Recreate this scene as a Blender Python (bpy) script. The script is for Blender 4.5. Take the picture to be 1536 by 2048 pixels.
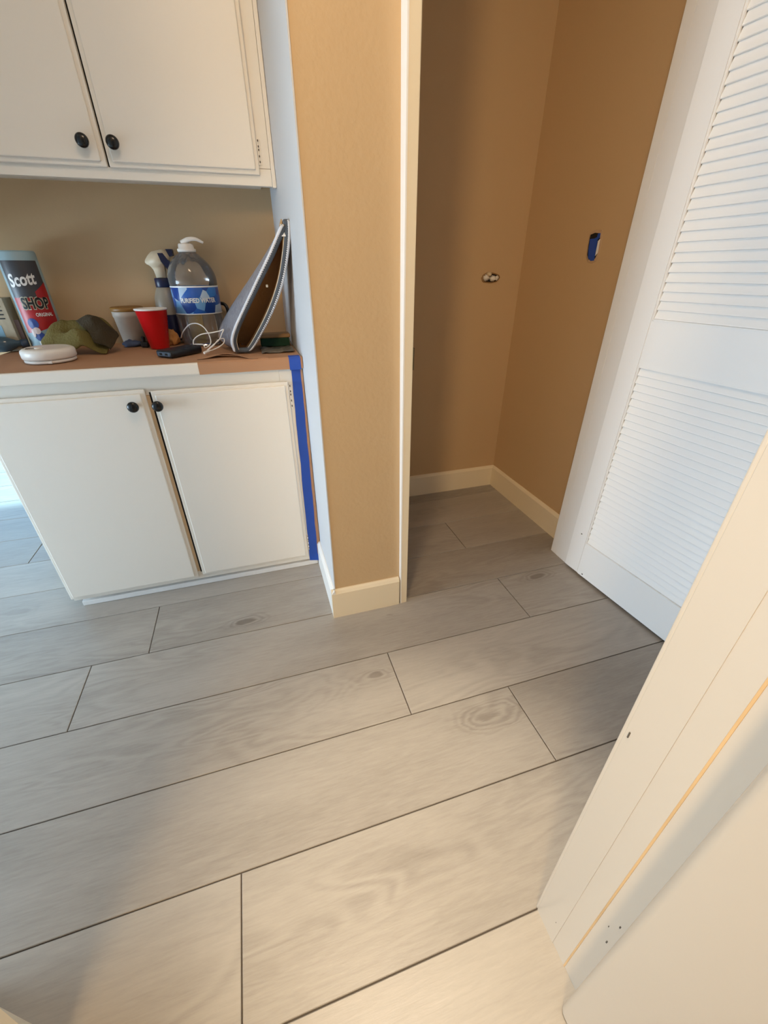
import bpy, bmesh, math, random
import numpy as np
from mathutils import Vector, Matrix, noise
random.seed(7)
S = 1.1                      # metres per design unit (eye height = 1 unit)
scn = bpy.context.scene
COL = scn.collection
for o in list(bpy.data.objects): bpy.data.objects.remove(o)

# ------------------------------------------------------------ camera
F_PX, PITCH, YAW, ROLL = 821.03, math.radians(30.357), math.radians(16.866), math.radians(-0.249)
_f = np.array([math.sin(YAW)*math.cos(PITCH), math.cos(YAW)*math.cos(PITCH), -math.sin(PITCH)])
_r = np.array([math.cos(YAW), -math.sin(YAW), 0.0]); _u = np.cross(_r, _f)
_r2 = _r*math.cos(ROLL)+_u*math.sin(ROLL); _u2 = -_r*math.sin(ROLL)+_u*math.cos(ROLL)
cam = bpy.data.cameras.new('camera'); cam_o = bpy.data.objects.new('camera', cam); COL.objects.link(cam_o)
m = Matrix.Identity(4)
for i in range(3):
    m[i][0] = _r2[i]; m[i][1] = _u2[i]; m[i][2] = -_f[i]
m[2][3] = S
cam_o.matrix_world = m
cam.sensor_fit = 'VERTICAL'; cam.sensor_height = 36; cam.lens = 36*F_PX/2048
cam.clip_start = 0.02; cam.clip_end = 60
scn.camera = cam_o

# ------------------------------------------------------------ world, lights, exposure
scn.view_settings.view_transform = 'Standard'; scn.view_settings.look = 'None'
scn.view_settings.gamma = 1; scn.view_settings.use_curve_mapping = False
scn.view_settings.exposure = 0.0
w = bpy.data.worlds.new('sky'); scn.world = w; w.use_nodes = True
w.node_tree.nodes['Background'].inputs[0].default_value = (0.62, 0.80, 1.0, 1)
w.node_tree.nodes['Background'].inputs[1].default_value = 0.5

def light(name, kind, loc, energy, color, target=None, **kw):
    l = bpy.data.lights.new(name, kind); l.energy = energy; l.color = color
    for k, v in kw.items(): setattr(l, k, v)
    o = bpy.data.objects.new(name, l); COL.objects.link(o)
    o.location = Vector(loc)*S
    if target is not None:
        d = Vector(target)*S-o.location
        o.rotation_euler = d.to_track_quat('-Z', 'Y').to_euler()
    return o
light('window_daylight', 'AREA', (-2.85, 0.5, 0.65), 136, (0.62, 0.82, 1.0), (0, 0.5, 0.55), shape='RECTANGLE', size=1.8, size_y=1.1)
light('slider_daylight', 'AREA', (-1.9, 3.95, 1.0), 48, (0.30, 0.62, 1.0), (-1.9, 0, 0.8), shape='RECTANGLE', size=2.2, size_y=1.9)
light('sun', 'SUN', (-2, 6, 6), 8.0, (0.55, 0.92, 1.0), (-2, 0, 0), angle=0.03)
light('back_room_lamp_light', 'AREA', (-0.80, -0.85, 1.55), 23.5, (1.0, 0.71, 0.38), (0.4, 1.1, 0.7), shape='DISK', size=0.32)
light('hall_fill_light', 'AREA', (0.05, 0.45, 2.15), 7.5, (1.0, 0.76, 0.55), (0.05, 0.45, 0), shape='DISK', size=0.4)  # added overhead fill that lifts the upper cabinet; no known lamp here
light('hall_downlight', 'SPOT', (0.05, 0.12, 2.15), 188, (1.0, 0.86, 0.66), (0.19, 0.32, 0), spot_size=math.radians(30), spot_blend=1.0, shadow_soft_size=0.08)

# ------------------------------------------------------------ pixel helpers (photo pixels -> points in the room)
def ray(x, y):
    a, b = (x-768)/F_PX, (y-1024)/F_PX
    return _r2*a - _u2*b + _f
def at(x, y, Y): d = ray(x, y); t = Y/d[1]; return Vector((d[0]*t, Y, 1+d[2]*t))
def on(x, y, z): d = ray(x, y); t = (z-1)/d[2]; return Vector((d[0]*t, d[1]*t, z))

# ------------------------------------------------------------ materials
def lin(c):
    return tuple(((v/255)/12.92 if v/255 <= 0.04045 else ((v/255+0.055)/1.055)**2.4) for v in c)+(1,)
def nd(nt, t, **kw):
    n = nt.nodes.new(t)
    for k, v in kw.items(): setattr(n, k, v)
    return n
def mat(name, rgb, rough=0.5, bump=0.0, bscale=60, var=0.0, vscale=4, metal=0.0, spec=0.5, stretch=None, coat=0.0, linear=None):
    mt = bpy.data.materials.new(name); mt.use_nodes = True
    nt = mt.node_tree; b = nt.nodes['Principled BSDF']
    c = linear if linear else lin(rgb)
    b.inputs['Base Color'].default_value = c
    b.inputs['Roughness'].default_value = rough; b.inputs['Metallic'].default_value = metal
    b.inputs['Specular IOR Level'].default_value = spec; b.inputs['Coat Weight'].default_value = coat
    tc = nd(nt, 'ShaderNodeTexCoord'); vec = tc.outputs['Object']
    if stretch:
        mp = nd(nt, 'ShaderNodeMapping'); mp.inputs['Scale'].default_value = stretch
        nt.links.new(vec, mp.inputs[0]); vec = mp.outputs[0]
    if var:
        n = nd(nt, 'ShaderNodeTexNoise'); n.inputs['Scale'].default_value = vscale; n.inputs['Detail'].default_value = 4
        nt.links.new(vec, n.inputs[0])
        mx = nd(nt, 'ShaderNodeMix', data_type='RGBA')
        mx.inputs[6].default_value = tuple(v*(1-var) for v in c[:3])+(1,); mx.inputs[7].default_value = tuple(min(1, v*(1+var)) for v in c[:3])+(1,)
        nt.links.new(n.outputs[0], mx.inputs[0]); nt.links.new(mx.outputs[2], b.inputs['Base Color'])
    if bump:
        n = nd(nt, 'ShaderNodeTexNoise'); n.inputs['Scale'].default_value = bscale; n.inputs['Detail'].default_value = 2
        nt.links.new(vec, n.inputs[0])
        bp = nd(nt, 'ShaderNodeBump'); bp.inputs['Strength'].default_value = bump; bp.inputs['Distance'].default_value = 0.003
        nt.links.new(n.outputs[0], bp.inputs['Height']); nt.links.new(bp.outputs[0], b.inputs['Normal'])
    return mt

def math_node(nt, op, a, b=None, c=None):
    n = nd(nt, 'ShaderNodeMath', operation=op)
    for i, v in enumerate((a, b, c)):
        if v is None: continue
        if isinstance(v, (int, float)): n.inputs[i].default_value = v
        else: nt.links.new(v, n.inputs[i])
    return n.outputs[0]

def plank_material():
    mt = bpy.data.materials.new('grey_oak_plank'); mt.use_nodes = True
    nt = mt.node_tree; b = nt.nodes['Principled BSDF']; L = nt.links.new
    tc = nd(nt, 'ShaderNodeTexCoord'); oi = nd(nt, 'ShaderNodeObjectInfo')
    off = nd(nt, 'ShaderNodeVectorMath', operation='SCALE'); L(oi.outputs['Random'], off.inputs['Scale']); off.inputs[0].default_value = (37.0, 19.0, 53.0)
    v = nd(nt, 'ShaderNodeVectorMath', operation='ADD'); L(tc.outputs['Object'], v.inputs[0]); L(off.outputs[0], v.inputs[1])
    def nz(sc, scale, detail=3, rough=0.55, dist=0.0):
        mp = nd(nt, 'ShaderNodeMapping'); mp.inputs['Scale'].default_value = sc; L(v.outputs[0], mp.inputs[0])
        n = nd(nt, 'ShaderNodeTexNoise'); n.inputs['Scale'].default_value = scale; n.inputs['Detail'].default_value = detail
        n.inputs['Roughness'].default_value = rough; n.inputs['Distortion'].default_value = dist; L(mp.outputs[0], n.inputs[0]); return n.outputs[0]
    big = nz((0.9, 4.0, 1), 2.0, 3, 0.5, 0.3)
    fine = nz((5.5, 52.0, 1), 3.0, 5, 0.7, 0.4)
    warp = nz((1.1, 5.5, 1), 1.6, 2, 0.5, 0.6)
    rings = math_node(nt, 'SINE', math_node(nt, 'MULTIPLY', warp, 75.0))
    ringm = nz((0.8, 3.0, 1), 1.7, 1)
    ringm = math_node(nt, 'SMOOTH_MIN', 1.0, math_node(nt, 'MAXIMUM', math_node(nt, 'MULTIPLY_ADD', ringm, 5.0, -2.3), 0.0), 0.1)
    rings = math_node(nt, 'MULTIPLY', rings, ringm)
    # knots: sparse cells, stretched along the grain
    mp = nd(nt, 'ShaderNodeMapping'); mp.inputs['Scale'].default_value = (1.0, 2.6, 0.0); L(v.outputs[0], mp.inputs[0])
    wn = nd(nt, 'ShaderNodeTexNoise'); wn.inputs['Scale'].default_value = 9; L(mp.outputs[0], wn.inputs[0])
    wv = nd(nt, 'ShaderNodeVectorMath', operation='MULTIPLY_ADD'); L(wn.outputs[1], wv.inputs[0]); wv.inputs[1].default_value = (0.09, 0.09, 0); L(mp.outputs[0], wv.inputs[2])
    vo = nd(nt, 'ShaderNodeTexVoronoi'); vo.inputs['Scale'].default_value = 2.6; L(wv.outputs[0], vo.inputs[0])
    sep = nd(nt, 'ShaderNodeSeparateColor'); L(vo.outputs['Color'], sep.inputs[0])
    rad = math_node(nt, 'MULTIPLY_ADD', sep.outputs[0], 0.25, -0.085)
    kn = math_node(nt, 'MULTIPLY', math_node(nt, 'MAXIMUM', math_node(nt, 'SUBTRACT', rad, vo.outputs['Distance']), 0.0), 13.0)
    kn = math_node(nt, 'MINIMUM', kn, 1.0)
    kh = math_node(nt, 'MINIMUM', math_node(nt, 'MULTIPLY', math_node(nt, 'MAXIMUM', math_node(nt, 'SUBTRACT', math_node(nt, 'MULTIPLY', rad, 2.6), vo.outputs['Distance']), 0.0), 6.0), 1.0)
    kr = math_node(nt, 'MULTIPLY', math_node(nt, 'SINE', math_node(nt, 'MULTIPLY_ADD', vo.outputs['Distance'], 95.0, math_node(nt, 'MULTIPLY', fine, 5.0))), kh)
    s = math_node(nt, 'MULTIPLY_ADD', big, 0.36, 0.33)
    s = math_node(nt, 'MULTIPLY_ADD', math_node(nt, 'SUBTRACT', fine, 0.5), 0.34, s)
    s = math_node(nt, 'MULTIPLY_ADD', rings, 0.055, s)
    s = math_node(nt, 'MULTIPLY_ADD', kn, -0.34, s)
    s = math_node(nt, 'MULTIPLY_ADD', kh, -0.07, s)
    s = math_node(nt, 'MULTIPLY_ADD', kr, 0.07, s)
    s = math_node(nt, 'MULTIPLY_ADD', math_node(nt, 'SUBTRACT', oi.outputs['Random'], 0.5), 0.16, s)
    cr = nd(nt, 'ShaderNodeValToRGB'); L(s, cr.inputs[0])
    e = cr.color_ramp.elements; e[0].position = 0.12; e[0].color = lin((116, 107, 99)); e[1].position = 0.85; e[1].color = lin((191, 184, 174))
    m1 = e.new(0.5); m1.color = lin((165, 158, 149))
    L(cr.outputs[0], b.inputs['Base Color'])
    b.inputs['Roughness'].default_value = 0.42; b.inputs['Specular IOR Level'].default_value = 0.45
    bp = nd(nt, 'ShaderNodeBump'); bp.inputs['Strength'].default_value = 0.12; bp.inputs['Distance'].default_value = 0.002
    L(fine, bp.inputs['Height']); L(bp.outputs[0], b.inputs['Normal'])
    return mt

M = dict(
    plank=plank_material(),
    groove=mat('plank_groove', (84, 74, 64), 0.8),
    tan=mat('tan_wall_paint', (202, 174, 136), 0.62, bump=0.32, bscale=75, spec=0.3),
    tan_smooth=mat('tan_closet_paint', (202, 172, 133), 0.65, bump=0.10, bscale=90, spec=0.25),
    white=mat('white_trim_paint', (236, 234, 230), 0.38, bump=0.05, bscale=40),
    whitewall=mat('white_wall_paint', (206, 207, 209), 0.6, bump=0.08, bscale=80),
    cream=mat('cream_trim_paint', (238, 224, 196), 0.45),
    door=mat('white_door_paint', (244, 242, 239), 0.40, bump=0.06, bscale=55),
    near=mat('cream_gloss_paint', (207, 196, 181), 0.22, bump=0.05, bscale=22),
    cab=mat('cream_cabinet_paint', (236, 229, 217), 0.42, bump=0.06, bscale=70),
    cabtan=mat('bare_wood_stile', (206, 176, 138), 0.6, var=0.12, vscale=30),
    dark=mat('dark_void', (22, 17, 14), 0.9),
    black=mat('black_knob', (14, 14, 15), 0.22),
    ceil=mat('ceiling_paint', (222, 206, 182), 0.8),
    kraft=mat('kraft_paper', (176, 132, 98), 0.75, bump=0.5, bscale=14, var=0.08, vscale=6),
    tape=mat('blue_masking_tape', (34, 78, 176), 0.45, bump=0.25, bscale=40, var=0.08, vscale=18),
    chip=mat('paint_chip', (92, 84, 74), 0.8),
    red=mat('red_plastic', (200, 14, 20), 0.28),
    whitep=mat('white_plastic', (232, 226, 218), 0.35),
    blackp=mat('black_plastic', (20, 21, 24), 0.4),
    slate=mat('slate_port_plastic', (50, 66, 84), 0.35),
    olive=mat('olive_towel', (106, 94, 46), 0.95, bump=0.9, bscale=160, var=0.25, vscale=14),
    oliveshade=mat('shaded_olive_towel', (58, 47, 27), 0.95, bump=0.9, bscale=160, var=0.25, vscale=14),  # same towel darkened, shade on one fold put into the colour
    gold=mat('gold_lid', (142, 100, 40), 0.45, var=0.2, vscale=20),
    tub=mat('frosted_tub', (190, 178, 164), 0.5, var=0.10, vscale=40),
    navy=mat('navy_plastic', (14, 22, 58), 0.35),
    clearg=mat('cloudy_spray_plastic', (150, 140, 124), 0.35),
    ivory=mat('ivory_plastic', (226, 208, 178), 0.4),
    matgrey=mat('grey_binding', (74, 80, 88), 0.7, bump=0.4, bscale=120),
    mattop=mat('silver_quilted_fabric', (134, 134, 142), 0.42, bump=0.9, bscale=70, var=0.45, vscale=70),
    matin=mat('tan_fabric_lining', (190, 152, 104), 0.85, bump=0.3, bscale=120, var=0.1, vscale=12),
    stitch=mat('white_stitch', (214, 216, 222), 0.6),
    green=mat('green_bristle', (18, 62, 44), 0.8, var=0.4, vscale=90),
    woodt=mat('pale_wood', (168, 132, 92), 0.6, var=0.1, vscale=20),
    orange=mat('amber_paper', (196, 138, 78), 0.8, var=0.2, vscale=25, bump=0.4, bscale=40),
    yellow=mat('yellow_sponge', (206, 176, 84), 0.9, var=0.2, vscale=50),
    amber=mat('amber_streak', (216, 178, 128), 0.35, var=0.30, vscale=5),
    news=mat('printed_card', (168, 156, 132), 0.7, var=0.25, vscale=60, stretch=(1, 1, 0.35)),
    lilac=mat('lilac_card', (120, 104, 106), 0.6),
    skyb=mat('pale_blue_card', (122, 158, 176), 0.5),
    bluegrey=mat('blue_grey_rag', (70, 82, 110), 0.8, var=0.3, vscale=30),
    rollblue=mat('pale_blue_wrap', (150, 176, 184), 0.35, var=0.1, vscale=20),
    rolldark=mat('charcoal_print', (62, 62, 66), 0.4, var=0.15, vscale=25),
    rollred=mat('red_print', (170, 26, 28), 0.4),
    printblue=mat('blue_print', (40, 62, 128), 0.4),
    printskin=mat('pale_print', (198, 176, 168), 0.4),
    printblack=mat('black_print', (18, 17, 16), 0.4),
    printwhite=mat('white_print', (232, 232, 230), 0.4),
    printcream=mat('cream_print', (196, 190, 168), 0.4),
    plaster=mat('broken_plaster', (190, 160, 128), 0.9, bump=0.6, bscale=60, var=0.2, vscale=30),
    brass=mat('dull_brass', (96, 82, 58), 0.5, metal=0.6),
    grass=mat('pale_patio', (190, 190, 184), 0.9, var=0.1, vscale=3),
)
def clear_material():
    mt = bpy.data.materials.new('clear_bottle_plastic'); mt.use_nodes = True
    nt = mt.node_tree; nt.nodes.remove(nt.nodes['Principled BSDF']); out = nt.nodes['Material Output']
    tr = nd(nt, 'ShaderNodeBsdfTransparent'); tr.inputs[0].default_value = (0.98, 0.98, 0.98, 1)
    gl = nd(nt, 'ShaderNodeBsdfGlossy'); gl.inputs['Roughness'].default_value = 0.08
    df = nd(nt, 'ShaderNodeBsdfDiffuse'); df.inputs[0].default_value = (0.80, 0.79, 0.79, 1)
    fr = nd(nt, 'ShaderNodeFresnel'); fr.inputs[0].default_value = 1.5
    lw = nd(nt, 'ShaderNodeLayerWeight'); lw.inputs[0].default_value = 0.30
    m1 = nd(nt, 'ShaderNodeMixShader'); m2 = nd(nt, 'ShaderNodeMixShader')
    ff = math_node(nt, 'MULTIPLY_ADD', lw.outputs['Facing'], 0.24, 0.05)
    nt.links.new(ff, m1.inputs[0]); nt.links.new(tr.outputs[0], m1.inputs[1]); nt.links.new(df.outputs[0], m1.inputs[2])
    nt.links.new(fr.outputs[0], m2.inputs[0]); nt.links.new(m1.outputs[0], m2.inputs[1]); nt.links.new(gl.outputs[0], m2.inputs[2])
    nt.links.new(m2.outputs[0], out.inputs[0]); return mt
M['clear'] = clear_material()
def label_material():
    mt = mat('water_label', (40, 90, 170), 0.3); nt = mt.node_tree; b = nt.nodes['Principled BSDF']
    tc = nd(nt, 'ShaderNodeTexCoord'); vo = nd(nt, 'ShaderNodeTexVoronoi'); vo.inputs['Scale'].default_value = 26
    nt.links.new(tc.outputs['Object'], vo.inputs[0])
    sp = nd(nt, 'ShaderNodeSeparateColor'); nt.links.new(vo.outputs['Color'], sp.inputs[0])
    cr = nd(nt, 'ShaderNodeValToRGB'); cr.color_ramp.interpolation = 'CONSTANT'; e = cr.color_ramp.elements
    e[0].color = lin((34, 92, 176)); e[1].position = 0.52; e[1].color = lin((110, 164, 214))
    for p, c in ((0.2, (24, 66, 146)), (0.4, (44, 114, 194)), (0.72, (178, 202, 226))): k = e.new(p); k.color = lin(c)
    nt.links.new(sp.outputs[0], cr.inputs[0]); nt.links.new(cr.outputs[0], b.inputs['Base Color']); return mt
M['label'] = label_material()

# ------------------------------------------------------------ building helpers (design units -> metres)
ROOT = {}
def new_obj(name, bm, material, parent=None, smooth=False, origin=None):
    """bm is in design units, world-placed; becomes one mesh object"""
    me = bpy.data.meshes.new(name)
    bmesh.ops.recalc_face_normals(bm, faces=bm.faces[:])
    if parent is not None: org = ROOT[parent.name]
    elif origin is not None: org = Vector(origin)
    else:
        xs = [v.co for v in bm.verts]
        org = Vector(((min(c.x for c in xs)+max(c.x for c in xs))/2, (min(c.y for c in xs)+max(c.y for c in xs))/2, min(c.z for c in xs)))
    for v in bm.verts: v.co = (v.co-org)*S
    bm.to_mesh(me); bm.free()
    if smooth:
        for p in me.polygons: p.use_smooth = True
    for mm in (material if isinstance(material, (list, tuple)) else [material]): me.materials.append(mm)
    o = bpy.data.objects.new(name, me); COL.objects.link(o)
    if parent is None: o.location = org*S
    else: o.parent = parent
    ROOT[o.name] = org
    return o
def empty(name, loc, label, cat, group=None):
    o = bpy.data.objects.new(name, None); COL.objects.link(o); o.location = Vector(loc)*S; o.empty_display_size = 0.05
    ROOT[o.name] = Vector(loc); return tag(o, label, cat, group)
def tag(o, label, cat, group=None):
    o['label'] = label; o['category'] = cat
    if group: o['group'] = group
    return o
def struct(o, label=None, cat=None):
    o['kind'] = 'structure'
    if label: o['label'] = label; o['category'] = cat
    return o
def BM(): return bmesh.new()
def box(bm, x0, x1, y0, y1, z0, z1, bev=0.0, seg=2, mi=0):
    vs = [bm.verts.new(p) for p in ((x0,y0,z0),(x1,y0,z0),(x1,y1,z0),(x0,y1,z0),(x0,y0,z1),(x1,y0,z1),(x1,y1,z1),(x0,y1,z1))]
    fs = [bm.faces.new([vs[i] for i in q]) for q in ((3,2,1,0),(4,5,6,7),(0,1,5,4),(1,2,6,5),(2,3,7,6),(3,0,4,7))]
    for f in fs: f.material_index = mi
    if bev:
        es = list({e for f in fs for e in f.edges})
        bmesh.ops.bevel(bm, geom=es, offset=bev, segments=seg, affect='EDGES', profile=0.5)
    return vs
def prism(bm, pts, z0, z1, top=None, mi=0):
    """plan polygon pts [(x,y)] from z0 to z1; top = optional different polygon on top"""
    top = top or pts
    a = [bm.verts.new((p[0], p[1], z0)) for p in pts]; b = [bm.verts.new((p[0], p[1], z1)) for p in top]
    n = len(pts); fs = [bm.faces.new(a[::-1]), bm.faces.new(b)]
    for i in range(n): fs.append(bm.faces.new([a[i], a[(i+1) % n], b[(i+1) % n], b[i]]))
    for f in fs: f.material_index = mi
    return a+b
def lathe(bm, prof, c=(0, 0, 0), seg=32, axis='Z', fn=None, cap=True):
    """prof [(r, h)] around axis through c"""
    rings = []
    for r, h in prof:
        ring = []
        for i in range(seg):
            t = 2*math.pi*i/seg; rr = r if fn is None else fn(r, h, t)
            x, y = rr*math.cos(t), rr*math.sin(t)
            p = (x, y, h) if axis == 'Z' else (x, -h, y) if axis == '-Y' else (h, x, y)
            ring.append(bm.verts.new((c[0]+p[0], c[1]+p[1], c[2]+p[2])))
        rings.append(ring)
    for a, b in zip(rings, rings[1:]):
        for i in range(seg): bm.faces.new([a[i], a[(i+1) % seg], b[(i+1) % seg], b[i]])
    if cap:
        for r in (rings[0], rings[-1]): bm.faces.new(r)
    return rings
def catmull(pts, n=8, closed=False):
    pts = [Vector(p) for p in pts]; out = []; N = len(pts)
    for i in range(N if closed else N-1):
        g = (lambda k: pts[k % N]) if closed else (lambda k: pts[max(0, min(N-1, k))])
        p0, p1, p2, p3 = g(i-1), g(i), g(i+1), g(i+2)
        for j in range(n):
            t = j/n
            out.append(0.5*((2*p1)+(p2-p0)*t+(2*p0-5*p1+4*p2-p3)*t*t+(3*p1-p0-3*p2+p3)*t**3))
    if not closed: out.append(pts[-1])
    return out
def tube(bm, pts, r, seg=8, closed=False):
    pts = [Vector(p) for p in pts]; rings = []; n = len(pts); up = Vector((0.13, 0.31, 0.94)).normalized()
    rr = r if callable(r) else (lambda k: r)
    for i, p in enumerate(pts):
        a = pts[(i-1) % n] if (closed or i > 0) else p; b = pts[(i+1) % n] if (closed or i < n-1) else p
        t = (b-a).normalized(); s = t.cross(up)
        if s.length < 1e-4: s = t.cross(Vector((1, 0, 0)))
        s.normalize(); q = s.cross(t); up = q
        rings.append([bm.verts.new(p+(s*math.cos(2*math.pi*k/seg)+q*math.sin(2*math.pi*k/seg))*rr(i/max(1, n-1))) for k in range(seg)])
    for i in range(n if closed else n-1):
        a, b = rings[i], rings[(i+1) % n]
        for k in range(seg): bm.faces.new([a[k], a[(k+1) % seg], b[(k+1) % seg], b[k]])
    if not closed: bm.faces.new(rings[0][::-1]); bm.faces.new(rings[-1])
def sheet(bm, rows, thick=None, mi=0):
    """grid of points -> surface; thick gives it a back layer"""
    g = [[bm.verts.new(p) for p in r] for r in rows]
    fs = []
    for a, b in zip(g, g[1:]):
        for i in range(len(a)-1): fs.append(bm.faces.new([a[i], a[i+1], b[i+1], b[i]]))
    for f in fs: f.material_index = mi
    if thick:
        bmesh.ops.recalc_face_normals(bm, faces=fs)
        r = bmesh.ops.solidify(bm, geom=fs, thickness=thick)
    return g
def text_verts(s, size, bold=False, shear=0.0, sx=1.0):
    cu = bpy.data.curves.new('lettering', 'FONT'); cu.body = s; cu.size = size; cu.align_x = 'CENTER'; cu.shear = shear
    cu.resolution_u = 3; cu.offset = size*float(bold)*0.028
    o = bpy.data.objects.new('lettering', cu); COL.objects.link(o)
    dg = bpy.context.evaluated_depsgraph_get(); me = o.evaluated_get(dg).to_mesh()
    vs = [(v.co.x*sx, v.co.y) for v in me.vertices]; fs = [list(p.vertices) for p in me.polygons]
    o.evaluated_get(dg).to_mesh_clear(); bpy.data.objects.remove(o); bpy.data.curves.remove(cu)
    return vs, fs
def text_on_cyl(bm, s, size, c, r, ang, z, rot=0.0, **kw):
    """letters wrapped on a vertical cylinder; ang = direction of the text's middle"""
    vs, fs = text_verts(s, size, **kw); cr, sr = math.cos(rot), math.sin(rot)
    V = []
    for x, y in vs:
        x, y = x*cr-y*sr, x*sr+y*cr
        a = ang+x/r; V.append(bm.verts.new((c[0]+r*math.cos(a), c[1]+r*math.sin(a), z+y)))
    for f in fs:
        try: bm.faces.new([V[i] for i in f])
        except ValueError: pass
def cyl_patch(bm, c, r, a0, a1, zf0, zf1, n=16):
    """curved patch on a cylinder between angles; zf = function of 0..1 or constant"""
    f0 = zf0 if callable(zf0) else (lambda t: zf0); f1 = zf1 if callable(zf1) else (lambda t: zf1)
    rows = [[], []]
    for i in range(n+1):
        t = i/n; a = a0+(a1-a0)*t
        for k, f in enumerate((f0, f1)): rows[k].append((c[0]+r*math.cos(a), c[1]+r*math.sin(a), f(t)))
    sheet(bm, rows)
def blob(bm, c, rx, ry, rz, seed=0, amp=0.25, freq=3.0, floor=None, u=28, v=16):
    off = Vector((seed*7.3, seed*3.1, seed*5.7)); g = []
    for i in range(v+1):
        ph = math.pi*i/v; row = []
        for j in range(u):
            t = 2*math.pi*j/u; d = Vector((math.sin(ph)*math.cos(t), math.sin(ph)*math.sin(t), math.cos(ph)))
            k = 1+amp*(noise.noise(d*freq+off)+0.5*noise.noise(d*freq*2.3+off))
            p = Vector((c[0]+d.x*rx*k, c[1]+d.y*ry*k, c[2]+d.z*rz*k))
            if floor is not None and p.z < floor: p.z = floor
            row.append(bm.verts.new(p))
        g.append(row)
    for a, b in zip(g, g[1:]):
        for j in range(u): bm.faces.new([a[j], a[(j+1) % u], b[(j+1) % u], b[j]])
    bmesh.ops.remove_doubles(bm, verts=bm.verts[:], dist=1e-6)

# ============================================================ SETTING
# floor: dark substrate with one object per plank
b = BM(); box(b, -4.0, 1.7, -2.4, 4.3, -0.04, -0.0035)
floor = struct(new_obj('floor', b, M['groove'], origin=(0, 0, 0)), 'grey wood-look plank floor running through hall and closet', 'floor')
ROWS0, PITCHW, PL = 0.187, 0.2119, 1.35
JOINT = {0: -0.17, 1: 0.5445, 2: 0.258, 3: 0.76, 6: 0.10, 7: -0.98}
JOINTS = {4: [-3.98, -2.9, -1.75, -0.437, 1.25, 1.68], 5: [-3.98, -2.35, -1.02, 0.736, 1.68]}
PM = {}
def plank_mesh(x0, x1, y0, y1):
    key = (round(x1-x0, 3), round(y1-y0, 3))
    if key not in PM:
        bm = BM(); a, c = (x1-x0)/2, (y1-y0)/2
        vs = box(bm, -a, a, -c, c, -0.0075, 0.0)
        es = [e for e in bm.edges if all(v.co.z > -1e-6 for v in e.verts)]
        bmesh.ops.bevel(bm, geom=es, offset=0.0011, segments=1, affect='EDGES')
        for v in bm.verts: v.co *= S
        me = bpy.data.meshes.new('plank'); bm.to_mesh(me); bm.free(); me.materials.append(M['plank']); PM[key] = me
    return PM[key]
G = 0.0012
for k in range(-12, 20):
    y0 = ROWS0+k*PITCHW; j = JOINT.get(k, random.uniform(-0.6, 0.7))
    xs = JOINTS.get(k) or sorted(j+PL*i for i in range(-4, 4))
    for xa, xb in zip(xs, xs[1:]):
        xa2, xb2 = max(xa, -3.98), min(xb, 1.68)
        if xb2-xa2 < 0.06: continue
        o = bpy.data.objects.new('plank', plank_mesh(xa2+G, xb2-G, y0+G, y0+PITCHW-G)); COL.objects.link(o)
        o.parent = floor; o.location = Vector(((xa2+xb2)/2, y0+PITCHW/2, 0))*S
H = 2.2
b = BM(); box(b, -4.0, 1.7, -2.4, 4.3, H, H+0.06); struct(new_obj('ceiling', b, M['ceil']), 'flat cream ceiling above hall and closet', 'ceiling')
# left wall with a window opening
b = BM(); box(b, -3.1, -3.0, -2.4, -0.55, 0, H); box(b, -3.1, -3.0, 1.45, 4.2, 0, H); box(b, -3.1, -3.0, -0.55, 1.45, 0, 0.1); box(b, -3.1, -3.0, -0.55, 1.45, 2.05, H)
struct(new_obj('wall_left', b, M['whitewall']), 'white room wall with wide window left of the kitchen', 'wall')
b = BM()
for y in (-0.55, 0.43, 1.41): box(b, -3.08, -3.02, y, y+0.04, 0.1, 2.05)
for z in (0.1, 2.01): box(b, -3.08, -3.02, -0.55, 1.45, z, z+0.04)
struct(new_obj('window_1', b, M['white']), 'white framed window in left room wall', 'window')
YBK = 1.85
# far wall with slider opening
b = BM(); box(b, -0.95, -0.75, 4.1, 4.2, 0, H); box(b, -3.1, -0.75, 4.1, 4.2, 1.95, H); box(b, -0.75, 1.7, 4.1, 4.2, 0, H)
struct(new_obj('wall_far', b, M['whitewall']), 'white wall with sliding door opening beyond kitchen', 'wall')
b = BM(); box(b, -6, 2, 4.32, 9, -0.06, -0.02); struct(new_obj('patio', b, M['grass']), 'pale patio outside the sliding door', 'ground')
# unseen block left of view, added to keep daylight off the upper cabinet
b = BM(); box(b, -1.55, -1.05, 0.98, YBK, 0.98, H); struct(new_obj('wall_shade_block', b, M['whitewall']), 'unseen white block added left of the cabinets to shade the upper one', 'wall')
# niche back wall
YB = 1.77
b = BM(); box(b, -0.93, 0.142, YB, YB+0.1, 0, H); struct(new_obj('wall_niche', b, M['tan_smooth']), 'tan wall behind the cluttered counter', 'wall')
# wing wall (pillar) with a white painted left side
XW = 0.142; YF = 1.026
b = BM(); prism(b, [(XW+0.003, YF), (0.388, YF), (0.388, 1.87), (XW+0.003, 1.87)], 0, H)
struct(new_obj('wall_pillar', b, M['tan']), 'tan textured wall end between cabinets and closet', 'wall')
b = BM(); box(b, XW, XW+0.003, YF-0.002, 1.8695, 0, H); struct(new_obj('wall_niche_side', b, M['whitewall']), 'white side wall at right end of the counter', 'wall')
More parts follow.
